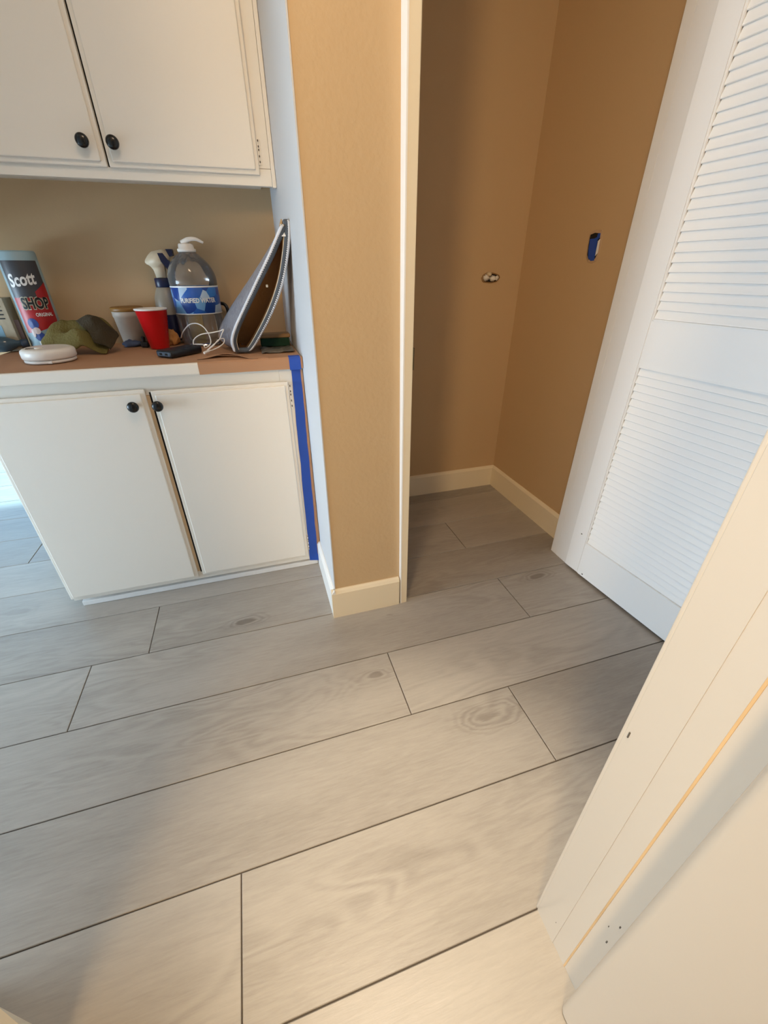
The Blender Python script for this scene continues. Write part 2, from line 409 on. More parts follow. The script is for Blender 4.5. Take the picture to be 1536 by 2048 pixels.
# closet shell
b = BM(); box(b, 0.388, 1.25, 1.757, 1.87, 0, H); struct(new_obj('wall_closet_back', b, M['tan_smooth']), 'tan back wall of the closet', 'wall')
b = BM(); box(b, 1.143, 1.25, 1.128, 1.757, 0, H); struct(new_obj('wall_closet_right', b, M['tan_smooth']), 'tan right wall of the closet', 'wall')
b = BM(); box(b, 1.0665, 1.7, 1.02, 1.128, 0, H); struct(new_obj('wall_right_return', b, M['whitewall']), 'short wall holding closet jamb', 'wall')
b = BM(); box(b, 1.19, 1.3, 0.19, 1.02, 0, H); struct(new_obj('wall_right', b, M['whitewall']), 'hall wall behind louvered door', 'wall')
# near doorway wall and room behind
b = BM(); box(b, 0.352, 1.7, 0.086, 0.187, 0, H); struct(new_obj('wall_doorway_right', b, M['whitewall']), 'wall at right of the near doorway', 'wall')
b = BM(); box(b, -3.0, -0.61, 0.12, 0.345, 0, H); struct(new_obj('wall_doorway_left', b, M['whitewall']), 'wall at left of the near doorway', 'wall')
b = BM(); box(b, -3.1, 1.7, -2.4, -2.3, 0, H); struct(new_obj('wall_back', b, M['whitewall']), 'wall of the room behind the doorway', 'wall')
b = BM(); box(b, 1.6, 1.7, -2.3, 1.02, 0, H); struct(new_obj('wall_right_outer', b, M['whitewall']), 'outer right wall behind doorway wall', 'wall')

# baseboards with a small eased top
def base_run(name, a, c, h, t, m_, label):
    """from a to c (plan), board lies to the LEFT of the direction a->c"""
    a, c = Vector(a), Vector(c); d = (c-a).normalized(); n = Vector((-d.y, d.x))
    prof = [(0, 0), (t, 0), (t, h-0.012), (t*0.62, h-0.004), (t*0.25, h), (0, h)]
    bm = BM(); r0 = [bm.verts.new((*(a+n*p), z)) for p, z in prof]; r1 = [bm.verts.new((*(c+n*p), z)) for p, z in prof]
    for i in range(len(prof)):
        j = (i+1) % len(prof); bm.faces.new([r0[i], r0[j], r1[j], r1[i]])
    bm.faces.new(r0); bm.faces.new(r1[::-1])
    return struct(new_obj(name, bm, m_), label, 'baseboard')
base_run('baseboard_front', (0.360, YF), (XW-0.012, YF), 0.112, 0.0145, M['cream'], 'white baseboard across the front of the tan wall end')
base_run('baseboard_side', (XW, YF-0.0142), (XW, 1.336), 0.112, 0.012, M['white'], 'white baseboard on left side of the wall end, beside lower cabinet')
base_run('baseboard_closet_back', (1.143, 1.757), (0.388, 1.757), 0.110, 0.012, M['cream'], 'white baseboard along the closet back wall')
base_run('baseboard_closet_right', (1.143, 1.128), (1.143, 1.745), 0.110, 0.012, M['cream'], 'white baseboard along the closet right wall')

# closet left casing (slightly out of plumb), with strike hole
b = BM()
k = H/1.4
def tz(p0, p1): return (p0[0]+(p1[0]-p0[0])*k, p0[1]+(p1[1]-p0[1])*k)
bot = [(0.3655, 1.0145), (0.389, 1.0145), (0.389, YF+0.09), (0.3655, YF)]
top14 = [(0.347, 0.993), (0.3745, 0.993), (0.3785, YF+0.09), (0.347, YF)]
prism(b, bot, 0, H, [tz(p, q) for p, q in zip(bot, top14)])
es = [e for e in b.edges if abs(e.verts[0].co.z-e.verts[1].co.z) > 1 and e.verts[0].co.y < 1.02]
bmesh.ops.bevel(b, geom=es, offset=0.0015, segments=2, affect='EDGES')
for v in b.verts:
    if v.co.x < 0.3655 and v.co.x < (0.3655+(0.347-0.3655)*v.co.z/1.4)+0.004: v.co.x += 0.0035
tr1 = struct(new_obj('trim_1', b, M['cream']), 'cream closet casing at right edge of the tan wall end', 'trim')
b = BM(); bot = [(0.3655, 1.0140), (0.3690, 1.0140), (0.3690, YF), (0.3655, YF)]; t14 = [(0.347, 0.9925), (0.3505, 0.9925), (0.3505, YF), (0.347, YF)]
prism(b, bot, 0, H, [tz(p, q) for p, q in zip(bot, t14)])
o = new_obj('edge_strip', b, mat('daylit_edge_white', (246, 246, 244), 0.4), tr1); o['label'] = 'casing left edge with window daylight put into its whiter colour'  # casing edge coloured whiter to carry the daylight falling on it
b = BM(); zc = 0.812; xr = 0.3838
box(b, xr-0.004, xr+0.0012, 1.004, 1.018, zc-0.026, zc+0.026, 0.0008)
new_obj('strike_plate', b, M['brass'], tr1)
b = BM(); box(b, xr-0.004, xr+0.0016, 1.0075, 1.0155, zc-0.014, zc+0.016); new_obj('latch_hole', b, M['dark'], tr1)

# closet right jamb: two boards with a seam
b = BM(); box(b, 1.0655, 1.08, 1.097, 1.1295, 0, H, 0.0012); j = struct(new_obj('trim_2', b, M['white']), 'white closet jamb behind the louvered door edge', 'trim')
b = BM(); box(b, 1.0645, 1.0795, 1.030, 1.0965, 0, H, 0.0015); new_obj('stop_board', b, M['white'], j)

# louvered bifold leaf
A = Vector((1.0514, 1.0274)); U = Vector((1.0882-1.0514, 0.6062-1.0274)).normalized(); N = Vector((U.y, -U.x))  # N points to -X side
if N.x > 0: N = -N
def dbox(bm, s0, s1, z0, z1, d0, d1, bev=0.0):
    """box on the door: s along, d outwards (towards the viewer) from face plane"""
    P = lambda s, d: A+U*s+N*d
    q = [P(s0, d0), P(s1, d0), P(s1, d1), P(s0, d1)]
    vs = prism(bm, [(p.x, p.y) for p in q], z0, z1)
    if bev:
        fs = {f for v in vs for f in v.link_faces}; es = list({e for f in fs for e in f.edges})
        bmesh.ops.bevel(bm, geom=es, offset=bev, segments=2, affect='EDGES')
door1 = empty('door_1', (A.x+U.x*0.25, A.y+U.y*0.25, 0), 'white louvered folding closet door standing open at right', 'door'); door1['kind'] = 'structure'
DW, DT = 0.52, 0.030
Z0, ZT = 0.010, 1.86
P1, P2, P3, P4 = 0.1435, 0.763, 0.8815, 1.74
SL, SR = 0.0645, DW-0.0645
for s0, s1 in ((0, SL), (SR, DW)):
    b = BM(); dbox(b, s0, s1, Z0, ZT, -DT, 0, 0.0022); new_obj('stile', b, M['door'], door1)
for z0, z1 in ((Z0, P1), (P2, P3), (P4, ZT)):
    b = BM(); dbox(b, SL, SR, z0, z1, -DT+0.0005, -0.0004); new_obj('rail', b, M['door'], door1)
for z0, z1 in ((P1, P2), (P3, P4)):
    b = BM(); e = 0.0042
    dbox(b, SL, SL+e, z0, z1, -0.006, 0.0012, 0.0012); dbox(b, SR-e, SR, z0, z1, -0.006, 0.0012, 0.0012)
    dbox(b, SL+e, SR-e, z0, z0+e, -0.006, 0.0012, 0.0012); dbox(b, SL+e, SR-e, z1-e, z1, -0.006, 0.0004, 0.0004)
    new_obj('bead', b, M['door'], door1)
    b = BM(); dbox(b, SL, SR, z0, z1, -0.0135, -0.0112); new_obj('back_panel', b, M['door'], door1)
def slat_mesh(pitch):
    bm = BM(); w = SR-SL-2*0.0042
    # section (d, z): sloping outward and down, rounded nose
    sec = [(-0.0098, 0.0200), (-0.0135, 0.0195), (-0.0085, -0.0062), (-0.0048, -0.0072), (-0.0026, -0.0058), (-0.0030, -0.0030)]
    P = lambda s, d, z: Vector((*(U*s+N*d), z))*S
    r0 = [bm.verts.new(P(0, d, z)) for d, z in sec]; r1 = [bm.verts.new(P(w, d, z)) for d, z in sec]
    n = len(sec)
    for i in range(n): bm.faces.new([r0[i], r0[(i+1) % n], r1[(i+1) % n], r1[i]])
    bm.faces.new(r0); bm.faces.new(r1); bmesh.ops.recalc_face_normals(bm, faces=bm.faces[:])
    me = bpy.data.meshes.new('slat'); bm.to_mesh(me); bm.free(); me.materials.append(M['door']); return me
SM = slat_mesh(0.0218)
org = ROOT[door1.name]
for z0, z1, n in ((P1+0.0042, P2-0.0042, 28), (P3+0.0042, P4-0.0042, 39)):
    pit = (z1-z0)/n
    for i in range(n):
        o = bpy.data.objects.new('slat', SM); COL.objects.link(o); o.parent = door1
        p = A+U*(SL+0.0042); o.location = (Vector((p.x, p.y, z0+pit*(i+0.32)))-org)*S
# paint chips on the leaf
for s, z in ((0.036, 0.168), (0.085, 0.018)):
    b = BM(); dbox(b, s, s+0.005, z, z+0.004, -0.001, 0.0006); new_obj('paint_chip', b, M['chip'], door1)

# near doorway jamb
b = BM(); prism(b, [(0.3490, 0.1895), (0.3440, 0.1860), (0.3428, 0.1416), (0.36, 0.1416), (0.36, 0.1895)], 0, H)
tr3 = struct(new_obj('trim_3', b, M['near']), 'white doorway jamb close to camera at right', 'trim')
b = BM(); box(b, 0.3437, 0.3595, 0.1125, 0.1428, 0, H, 0.0006); new_obj('stop_board', b, M['near'], tr3)
b = BM(); box(b, 0.3442, 0.36, 0.080, 0.11245, 0, H, 0.0008); new_obj('jamb_board', b, M['near'], tr3)
b = BM(); box(b, 0.3434, 0.3470, 0.1112, 0.1138, 0.0, H, 0.0004); o = new_obj('amber_line', b, M['amber'], tr3); o['label'] = 'amber line along jamb seam'  # thin amber strip on the seam, uneven in tone
b = BM(); box(b, 0.3445, 0.3500, 0.1862, 0.1912, 0.0, H, 0.0014); new_obj('edge_bead', b, M['near'], tr3)
for (px_, py_), ww, hh in (((1257, 1470), 0.0016, 0.010), ((1112, 1845), 0.0012, 0.003), ((1240, 1855), 0.0016, 0.005), ((1213, 1884), 0.0016, 0.006), ((1217, 1853), 0.001, 0.003)):
    d = ray(px_, py_); xx = 0.3431 if px_ in (1257, 1112) else 0.3436; t = xx/d[0]; y_, z_ = d[1]*t, 1+d[2]*t
    b = BM(); box(b, xx-0.0004, xx+0.0012, y_-ww/2, y_+ww/2, z_-hh/2, z_+hh/2, 0.0003, 1); new_obj('paint_chip', b, M['chip'], tr3)
# near open door slab
b = BM(); prism(b, [(0.3072, 0.0775), (0.3415, 0.0775), (0.3335, -0.62), (0.3010, -0.62)], 0.006, 1.85)
es = [e for e in b.edges if abs(e.verts[0].co.z-e.verts[1].co.z) > 1 and e.verts[0].co.y > 0.05 and e.verts[0].co.x < 0.32]
bmesh.ops.bevel(b, geom=es, offset=0.011, segments=9, affect='EDGES', profile=0.5)
d2 = struct(new_obj('door_2', b, M['near'], smooth=True), 'cream painted door edge nearest camera at lower right', 'door')
d2.data.set_sharp_from_angle(angle=math.radians(30)); d2.modifiers.new('even_shading', 'WEIGHTED_NORMAL').keep_sharp = True

# left doorway corner trim
b = BM(); prism(b, [(-0.60, 0.371), (-0.54, 0.335), (-0.478, 0.2995), (-0.44, 0.27), (-0.46, 0.11), (-0.60, 0.11)], 0, 0.12)
prism(b, [(-0.61, 0.371), (-0.56, 0.33), (-0.50, 0.2875), (-0.48, 0.12), (-0.61, 0.12)], 0.12, H)
struct(new_obj('trim_4', b, M['cream']), 'cream doorway corner at bottom left of view', 'trim')

# ============================================================ CABINETS
def lipped_door(name, x0, x1, z0, z1, yf, t, parent, mt, lip=0.0105):
    """slab door, front face at y=yf, stepped edge all round"""
    bm = BM(); st = t*0.42
    box(bm, x0, x1, yf+st, yf+t, z0, z1, 0.0025, 2)
    box(bm, x0+lip, x1-lip, yf, yf+t*0.8, z0+lip, z1-lip, 0.0022, 2)
    return new_obj(name, bm, mt, parent)
def knob(x, y, z, r, parent):
    bm = BM(); lathe(bm, [(r*0.45, -0.001), (r*0.40, 0.002), (r*0.34, 0.006), (r*0.40, 0.011), (r*0.85, 0.0135), (r, 0.0165), (r*0.96, 0.0205), (r*0.75, 0.0235), (r*0.4, 0.0252), (r*0.08, 0.0257)], (x, y, z), 24, '-Y')
    return new_obj('knob', bm, M['black'], parent, True)
def hinge(x, y, z, h, parent):
    bm = BM(); lathe(bm, [(0.0028, -h/2), (0.0028, h/2)], (x, y, z), 10)
    box(bm, x+0.001, x+0.008, y+0.0005, y+0.003, z-h/2, z+h/2, 0.0006, 1)
    hg = new_obj('hinge', bm, M['cab'], parent)
    bm = BM()
    for q in (-0.42, -0.2, 0.05, 0.18, 0.4):
        box(bm, x+0.0005, x+0.0035, y-0.0032, y-0.0015, z+q*h, z+q*h+h*0.08, 0.0004, 1)
    new_obj('worn_paint', bm, M['chip'], hg)

# upper
YU = 1.50
up = empty('upper_cabinet', (-0.4, YU+0.15, 1.211), 'cream wall cabinet with two black knobs, hung above the counter', 'cabinet')
b = BM(); y0 = YU+0.016
box(b, -0.93, -0.90, y0, YB, 1.211, H-0.01); box(b, -0.90, XW-0.03, y0+0.02, YB, 1.238, 1.252); box(b, XW-0.03, XW-0.001, y0+0.02, YB, 1.2525, H-0.01)
box(b, -0.90, XW-0.03, YB-0.008, YB-0.001, 1.252, H-0.01)
new_obj('carcass', b, M['cab'], up)
b = BM(); box(b, -0.93, XW-0.012, y0, y0+0.02, 1.211, 1.250, 0.0012); box(b, 0.080, XW-0.012, y0, y0+0.02, 1.2505, H-0.02, 0.0012); box(b, -0.30, -0.26, y0, y0+0.02, 1.2505, H-0.02); box(b, -0.93, -0.64, y0, y0+0.02, 1.2505, H-0.02)
box(b, -0.60, 0.08, y0, y0+0.02, H-0.1, H-0.02)
new_obj('face_frame', b, M['cab'], up)
b = BM(); box(b, XW-0.0115, XW-0.0008, y0-0.001, y0+0.02, 1.209, H-0.02, 0.0012); new_obj('filler_strip', b, M['cab'], up)
b = BM(); box(b, -0.2805, -0.2770, y0-0.0006, y0+0.001, 1.236, H-0.03); new_obj('dark_gap', b, M['dark'], up)
for x0, x1, kx in ((-0.660, -0.2813, -0.318), (-0.2763, 0.0985, -0.2515)):
    d = lipped_door('cabinet_door', x0, x1, 1.2345, H-0.03, YU, 0.0155, up, M['cab'])
    knob(kx, YU, 1.280, 0.0150, d)
hinge(0.1012, y0-0.0015, 1.285, 0.055, up)

# lower
YL = 1.30; y0 = YL+0.017
lo = empty('lower_cabinet', (-0.29, 1.53, 0), 'cream base cabinet with two doors ajar, standing on grey floor', 'cabinet')
b = BM(); ZB, ZTOP = 0.036, 0.752
box(b, -0.704, -0.69, y0+0.001, YB-0.001, ZB, ZTOP); box(b, 0.118, XW-0.0125, y0+0.02, YB-0.001, ZB+0.09, ZTOP); box(b, -0.69, 0.118, y0+0.02, YB-0.001, ZB, ZB+0.012)
box(b, -0.69, 0.118, YB-0.01, YB-0.002, ZB+0.012, ZTOP)
new_obj('carcass', b, M['cab'], lo)
b = BM(); box(b, -0.703, 0.0698, y0, y0+0.02, 0.700, ZTOP, 0.0005); box(b, -0.703, XW-0.014, y0, y0+0.02, ZB, 0.070, 0.0005)
box(b, -0.703, -0.66, y0, y0+0.02, 0.0702, 0.6998); box(b, 0.070, XW-0.0015, y0, y0+0.02, 0.119, ZTOP, 0.0005); box(b, 0.070, XW-0.014, y0, y0+0.02, 0.0702, 0.1188)
new_obj('face_frame', b, M['cab'], lo)
b = BM(); box(b, -0.322, -0.2945, y0-0.003, y0+0.018, 0.0705, 0.6995); o = new_obj('centre_stile', b, M['cabtan'], lo); o['label'] = 'bare tan wood stile in the door gap'
b = BM(); box(b, -0.2944, -0.279, y0-0.0012, y0+0.001, 0.066, 0.708); o = new_obj('dark_gap', b, M['dark'], lo)
b = BM(); box(b, -0.690, XW-0.014, 1.326, 1.345, 0.0005, 0.020, 0.002); box(b, -0.685, XW-0.014, 1.345, 1.352, 0.02, 0.04)
new_obj('toe_board', b, M['white'], lo)
dl = lipped_door('cabinet_door', -0.7065, -0.3035, 0.049, 0.7185, YL, 0.0165, lo, M['cab']); knob(-0.3370, YL, 0.678, 0.0150, dl)
dr = lipped_door('cabinet_door', -0.2885, 0.0925, 0.056, 0.7125, YL, 0.0165, lo, M['cab']); knob(-0.2755, YL, 0.675, 0.0150, dr)
hinge(0.0955, y0-0.0015, 0.665, 0.075, lo); hinge(0.0965, y0-0.0015, 0.115, 0.065, lo)
# countertop
ct = None
b = BM(); box(b, -0.735, XW-0.0015, 1.288, YB-0.0005, 0.7525, 0.7835, 0.004, 3)
ct = tag(new_obj('countertop', b, M['cab']), 'cream countertop with rounded front edge on the base cabinet', 'countertop')
ZC = 0.7850
# kraft paper sheet: top, folding over the front at the right
def rip(x, f, a, sd): return a*noise.noise(Vector((x*f, sd, 0.3)))
rows = []
xs = [-0.735+i*(0.872/60) for i in range(61)]
ys = [YB-0.004, 1.70, 1.60, 1.50, 1.42, 1.36, 1.32, 1.296]
for y in ys:
    rows.append([(x, y + (rip(x, 18, 0.004, 1) if y < 1.3 else 0), 0.7842+0.0006*abs(noise.noise(Vector((x*9, y*9, 0))))) for x in xs])
b = BM(); sheet(b, rows, 0.0006)
xs2 = [-0.1475+i*(0.288/24) for i in range(25)]
rr = [[(x, 1.300, 0.7855) for x in xs2], [(x, 1.291, 0.7850) for x in xs2], [(x, 1.2862, 0.7810) for x in xs2], [(x, 1.2850, 0.768) for x in xs2], [(x, 1.2848, 0.7528+rip(x, 20, 0.001, 4)) for x in xs2]]
sheet(b, rr, 0.0006)
kp = tag(new_obj('kraft_paper', b, M['kraft']), 'brown kraft paper covering the countertop, folded over its front edge', 'paper')
# curled loose paper corner in front of the mat
b = BM(); rows = []
for i in range(15):
    u = i/14; row = []
    for k2 in range(7):
        v = k2/6
        p = on(395+u*142, 719+u*3-6*math.sin(u*math.pi)*(1-v)-v*10, 0.7862)
        row.append((p.x, max(p.y, 1.292), 0.7868+0.010*(1-v)*max(0, math.sin((u*1.5-0.12)*math.pi))**2+0.0015*noise.noise(Vector((u*6, v*4, 2)))))
    rows.append(row)
sheet(b, rows, 0.0006)
tag(new_obj('paper_scrap', b, M['kraft']), 'loose curled piece of brown paper in front of folded mat', 'paper')

# blue tape
b = BM()
T = lambda px_, py_, Y: at(px_, py_, Y)
rows = []
yt = y0-0.0012
for i in range(25):
    t = i/24; a = at(582+(620-582)*t, 738+(1120-738)*t, yt); c = at(606+(640-606)*t, 738+(1120-738)*t, yt)
    row = []
    for k2 in range(5):
        s = k2/4; p = a.lerp(c, s); j_ = (0.0012*noise.noise(Vector((t*14, s*3, 7))))
        row.append((min(p.x+(rip(t, 9, 0.002, 5) if k2 in (0, 4) else 0), XW-0.0025), yt-0.0003-abs(j_)*0.6, p.z))
    rows.append(row)
sheet(b, rows, 0.0005)
tag(new_obj('masking_tape', b, M['tape']), 'long blue masking tape strip down right side of base cabinet', 'tape')
b = BM(); xs3 = [0.1015+i*(0.033/6) for i in range(7)]
sheet(b, [[(x, 1.312, 0.7865) for x in xs3], [(x, 1.290, 0.7862) for x in xs3], [(x, 1.2846, 0.7815) for x in xs3], [(x, 1.2838, 0.766) for x in xs3], [(x, 1.2838, 0.7500+rip(x, 60, 0.001, 2)) for x in xs3]], 0.0005)
tag(new_obj('masking_tape', b, M['tape']), 'short blue masking tape piece wrapping countertop corner over kraft paper', 'tape')
b = BM(); rows = []
for i in range(21):
    t = i/20; z = 0.745-t*0.69; x0 = 0.1325-0.006*t+rip(t, 12, 0.002, 9)
    rows.append([(x0, yt+0.0002, z), (min(XW-0.0018, x0+0.006), yt-0.0012, z), (XW-0.0016, yt-0.004+rip(t, 9, 0.002, 3), z)])
sheet(b, rows, 0.0005)
tag(new_obj('paper_strip', b, M['kraft']), 'torn brown paper strip between blue tape and white side wall', 'paper')

# ============================================================ THINGS ON THE COUNTER
Z = 0.7862   # top of the paper
# shop towel roll
rc = (-0.628, 1.700); rr_ = 0.0490
roll = empty('paper_towel_roll', (*rc, Z), 'wrapped roll of blue shop towels with red and black label against tan wall', 'towel roll')
b = BM(); lathe(b, [(rr_*0.97, Z), (rr_, Z+0.003), (rr_, Z+0.266), (rr_*0.95, Z+0.271), (rr_*0.34, Z+0.272), (rr_*0.33, Z+0.262)], (*rc, 0), 40); new_obj('wrapper', b, M['rollblue'], roll, True)
am = math.atan2(-rc[1], -rc[0])           # direction to the viewer
r1 = rr_+0.0005; r2 = rr_+0.0013; r3 = rr_+0.0023
zt = Z+0.2715
b = BM(); cyl_patch(b, rc, r1, am-1.05, am+1.0, Z+0.150, Z+0.246); new_obj('label_panel', b, M['rolldark'], roll, True)
b = BM(); cyl_patch(b, rc, r1, am-1.05, am+1.0, lambda t: Z+0.052+0.030*t*t, lambda t: Z+0.1497); cyl_patch(b, rc, r2, am+0.25, am+1.0, lambda t: Z+0.149, lambda t: Z+0.165+0.025*t); new_obj('label_panel', b, M['rollred'], roll, True)
b = BM(); cyl_patch(b, rc, r1, am+0.20, am+1.0, Z+0.018, lambda t: Z+0.06+0.018*t); new_obj('label_panel', b, M['rolldark'], roll, True)
b = BM(); text_on_cyl(b, 'Scott', 0.046, rc, r2, am-0.20, Z+0.182, rot=0.12, shear=0.25, sx=0.72, bold=True); new_obj('lettering', b, M['printwhite'], roll)
b = BM(); text_on_cyl(b, 'SHOP', 0.042, rc, r2, am+0.06, Z+0.1200, sx=0.68, bold=3.0); new_obj('letter_outline', b, M['printcream'], roll)
b = BM(); text_on_cyl(b, 'SHOP', 0.042, rc, r3, am+0.06, Z+0.1200, sx=0.68, bold=True); new_obj('lettering', b, M['printblack'], roll)
b = BM(); text_on_cyl(b, 'ORIGINAL', 0.0135, rc, r2, am+0.32, Z+0.098, sx=0.75, bold=True); new_obj('lettering', b, M['printwhite'], roll)
for (da, dz, ra, rz, mm, lay) in ((-0.48, 0.078, 0.30, 0.016, 'printblue', r2), (-0.40, 0.058, 0.20, 0.010, 'printskin', r3), (-0.36, 0.042, 0.28, 0.014, 'printblue', r2), (-0.62, 0.052, 0.10, 0.012, 'printskin', r3)):
    b = BM(); n_ = 14; ring = []
    for i in range(n_):
        t = 2*math.pi*i/n_; a_ = am+da+ra*math.cos(t); ring.append(b.verts.new((rc[0]+lay*math.cos(a_), rc[1]+lay*math.sin(a_), Z+dz+rz*math.sin(t))))
    cc = b.verts.new((rc[0]+lay*1.004*math.cos(am+da), rc[1]+lay*1.004*math.sin(am+da), Z+dz))
    for i in range(n_): b.faces.new([ring[i], ring[(i+1) % n_], cc])
    new_obj('label_figure', b, M[mm], roll)
b = BM(); cyl_patch(b, rc, r1, am-0.50, am+0.12, Z+0.004, Z+0.027); new_obj('barcode_panel', b, M['printwhite'], roll, True)
b = BM()
for i in range(9):
    a_ = am-0.44+i*0.055; cyl_patch(b, rc, r2, a_, a_+(0.02 if i % 3 else 0.034), Z+0.007, Z+0.024, 2)
new_obj('barcode_bars', b, M['printblack'], roll)

# white round detector
dc = (-0.543, 1.440)
DK = 0.83
det = empty('smoke_detector', (*dc, Z), 'white round plastic smoke detector lying on brown paper', 'smoke detector')
b = BM(); lathe(b, [(r_*DK, h_) for r_, h_ in [(0.070, Z), (0.0735, Z+0.0015), (0.0740, Z+0.0055), (0.0725, Z+0.0075), (0.0690, Z+0.0080)]], (*dc, 0), 48); new_obj('mounting_ring', b, M['whitep'], det, True)
b = BM(); lathe(b, [(r_*DK, h_) for r_, h_ in [(0.068, Z+0.0078), (0.0755, Z+0.010), (0.0775, Z+0.013), (0.0775, Z+0.026), (0.0755, Z+0.031), (0.069, Z+0.0345), (0.063, Z+0.0362), (0.060, Z+0.0355), (0.03, Z+0.0368), (0.004, Z+0.0372)]], (*dc, 0), 48); new_obj('housing', b, M['whitep'], det, True)
b = BM(); lathe(b, [(0.010, Z+0.036), (0.010, Z+0.0385), (0.008, Z+0.0395), (0.002, Z+0.0397)], (dc[0]-0.010, dc[1]-0.025, 0), 16); new_obj('button', b, M['whitep'], det, True)
b = BM()
for i in range(5): box(b, dc[0]-0.042+i*0.0045, dc[0]-0.040+i*0.0045, dc[1]-0.025, dc[1]-0.015, Z+0.0355, Z+0.0370)
new_obj('vent_slots', b, M['chip'], det)
b = BM(); box(b, dc[0]+0.012, dc[0]+0.022, dc[1]-0.062, dc[1]-0.055, Z+0.001, Z+0.0075, 0.001); new_obj('notch_tab', b, M['whitep'], det)

# olive towel in a heap
tw = empty('towel', (-0.50, 1.575, Z), 'crumpled olive green towel heaped between towel roll and tub', 'towel')
def crease(p):
    return 0.006*abs(noise.noise(Vector((p.x*22, p.y*22, 1.7))))+0.004*noise.noise(Vector((p.x*48, p.y*30, 4.2)))
def cloth(ctrl, Ys):
    cr_ = [catmull([at(x, y, Y) for x, y in r], 8) for r, Y in zip(ctrl, Ys)]; cols = [catmull(c, 7) for c in zip(*cr_)]
    return [[(p.x+0.006*noise.noise(Vector((p.x*25, p.z*30, 2))), p.y, max(Z+0.0015, p.z+crease(p))) for p in c] for c in cols]
b = BM(); sheet(b, cloth([[(104, 672), (128, 660), (152, 652), (185, 644), (212, 652), (230, 670)], [(92, 668), (114, 643), (150, 641), (188, 634), (215, 643), (233, 664)],
    [(84, 684), (104, 662), (148, 666), (190, 652), (216, 664), (230, 680)], [(92, 694), (118, 686), (150, 658), (182, 676), (206, 690), (222, 692)], [(112, 704), (136, 706), (160, 692), (184, 700), (205, 707), (214, 707)]], (1.632, 1.605, 1.575, 1.545, 1.515)), 0.003)
new_obj('towel_fold', b, M['olive'], tw, True)
b = BM(); sheet(b, cloth([[(150, 642), (180, 631), (206, 641), (234, 664)], [(160, 650), (184, 638), (212, 650), (237, 672)], [(178, 666), (196, 662), (214, 668), (231, 684)], [(190, 684), (200, 688), (212, 692), (222, 698)]], (1.60, 1.57, 1.545, 1.52)), 0.003)
o = new_obj('towel_fold', b, M['oliveshade'], tw, True); o['label'] = 'fold of towel with shade put into its darker colour'

# tub with gold lid
tc_ = (-0.377, 1.715)
tub = empty('plastic_tub', (*tc_, Z), 'frosted plastic tub with gold brown lid behind red cup', 'tub')
b = BM(); lathe(b, [(0.036, Z), (0.0375, Z+0.002), (0.0455, Z+0.085), (0.0475, Z+0.087), (0.0475, Z+0.104), (0.046, Z+0.106)], (*tc_, 0), 36); new_obj('body', b, M['tub'], tub, True)
b = BM(); lathe(b, [(0.0485, Z+0.103), (0.050, Z+0.105), (0.050, Z+0.1135), (0.047, Z+0.116), (0.044, Z+0.1145), (0.005, Z+0.1145)], (*tc_, 0), 36); new_obj('lid', b, M['gold'], tub, True)

# red cup
cc_ = (-0.2835, 1.592)
cup = empty('party_cup', (*cc_, Z), 'red plastic party cup with white rim on brown paper', 'cup')
hc = 0.1165
b = BM(); prof = [(0.0275, Z), (0.0285, Z+0.002)]
for i in range(1, 10):
    t = i/9; rad = 0.0285+(0.0455-0.0285)*t
    prof += [(rad-0.0002, Z+0.002+t*(hc-0.008)), (rad+0.0005, Z+0.003+t*(hc-0.008))]
prof += [(0.0462, Z+hc-0.004)]
lathe(b, prof, (*cc_, 0), 40, cap=False); b.faces.new([v for v in b.verts[:40]]); new_obj('cup_wall', b, M['red'], cup, True)
b = BM(); lathe(b, [(0.0452, Z+hc-0.005), (0.0478, Z+hc-0.004), (0.0483, Z+hc-0.001), (0.0470, Z+hc+0.001), (0.0452, Z+hc), (0.0445, Z+hc-0.006), (0.0270, Z+0.005), (0.001, Z+0.005)], (*cc_, 0), 40, cap=False); o = new_obj('cup_lining', b, M['whitep'], cup, True); o['label'] = 'white rim and lining'

# spray bottle
sc_ = (-0.2480, 1.722)
sp = empty('spray_bottle', (*sc_, Z), 'trigger spray bottle with ivory head and navy collar behind water jug', 'spray bottle')
b = BM(); lathe(b, [(0.037, Z), (0.040, Z+0.004), (0.040, Z+0.115), (0.037, Z+0.140), (0.029, Z+0.160), (0.022, Z+0.172), (0.020, Z+0.174)], (*sc_, 0), 32); new_obj('body', b, M['clearg'], sp, True)
b = BM(); lathe(b, [(0.0404, Z+0.010), (0.0408, Z+0.012), (0.0408, Z+0.088), (0.0404, Z+0.090)], (*sc_, 0), 32, cap=False); new_obj('label_band', b, M['navy'], sp, True)
b = BM(); lathe(b, [(0.0235, Z+0.171), (0.0245, Z+0.173), (0.0245, Z+0.195), (0.0230, Z+0.198), (0.015, Z+0.199)], (*sc_, 0), 24); new_obj('collar', b, M['navy'], sp, True)
def xz_prism(bm, pts, y0_, y1_):
    a_ = [bm.verts.new((x, y0_, z)) for x, z in pts]; c_ = [bm.verts.new((x, y1_, z)) for x, z in pts]; n_ = len(pts)
    bm.faces.new(a_); bm.faces.new(c_[::-1])
    for i in range(n_): bm.faces.new([a_[i], a_[(i+1) % n_], c_[(i+1) % n_], c_[i]])
b = BM(); ox, oz = sc_[0], Z
xz_prism(b, [(ox+d_, oz+h_) for d_, h_ in ((-0.014, 0.196), (-0.015, 0.222), (-0.021, 0.232), (-0.036, 0.238), (-0.0375, 0.246), (-0.024, 0.262), (-0.012, 0.272), (0.018, 0.278), (0.040, 0.276), (0.044, 0.262), (0.030, 0.244), (0.016, 0.232), (0.014, 0.196))], sc_[1]-0.0155, sc_[1]+0.0155)
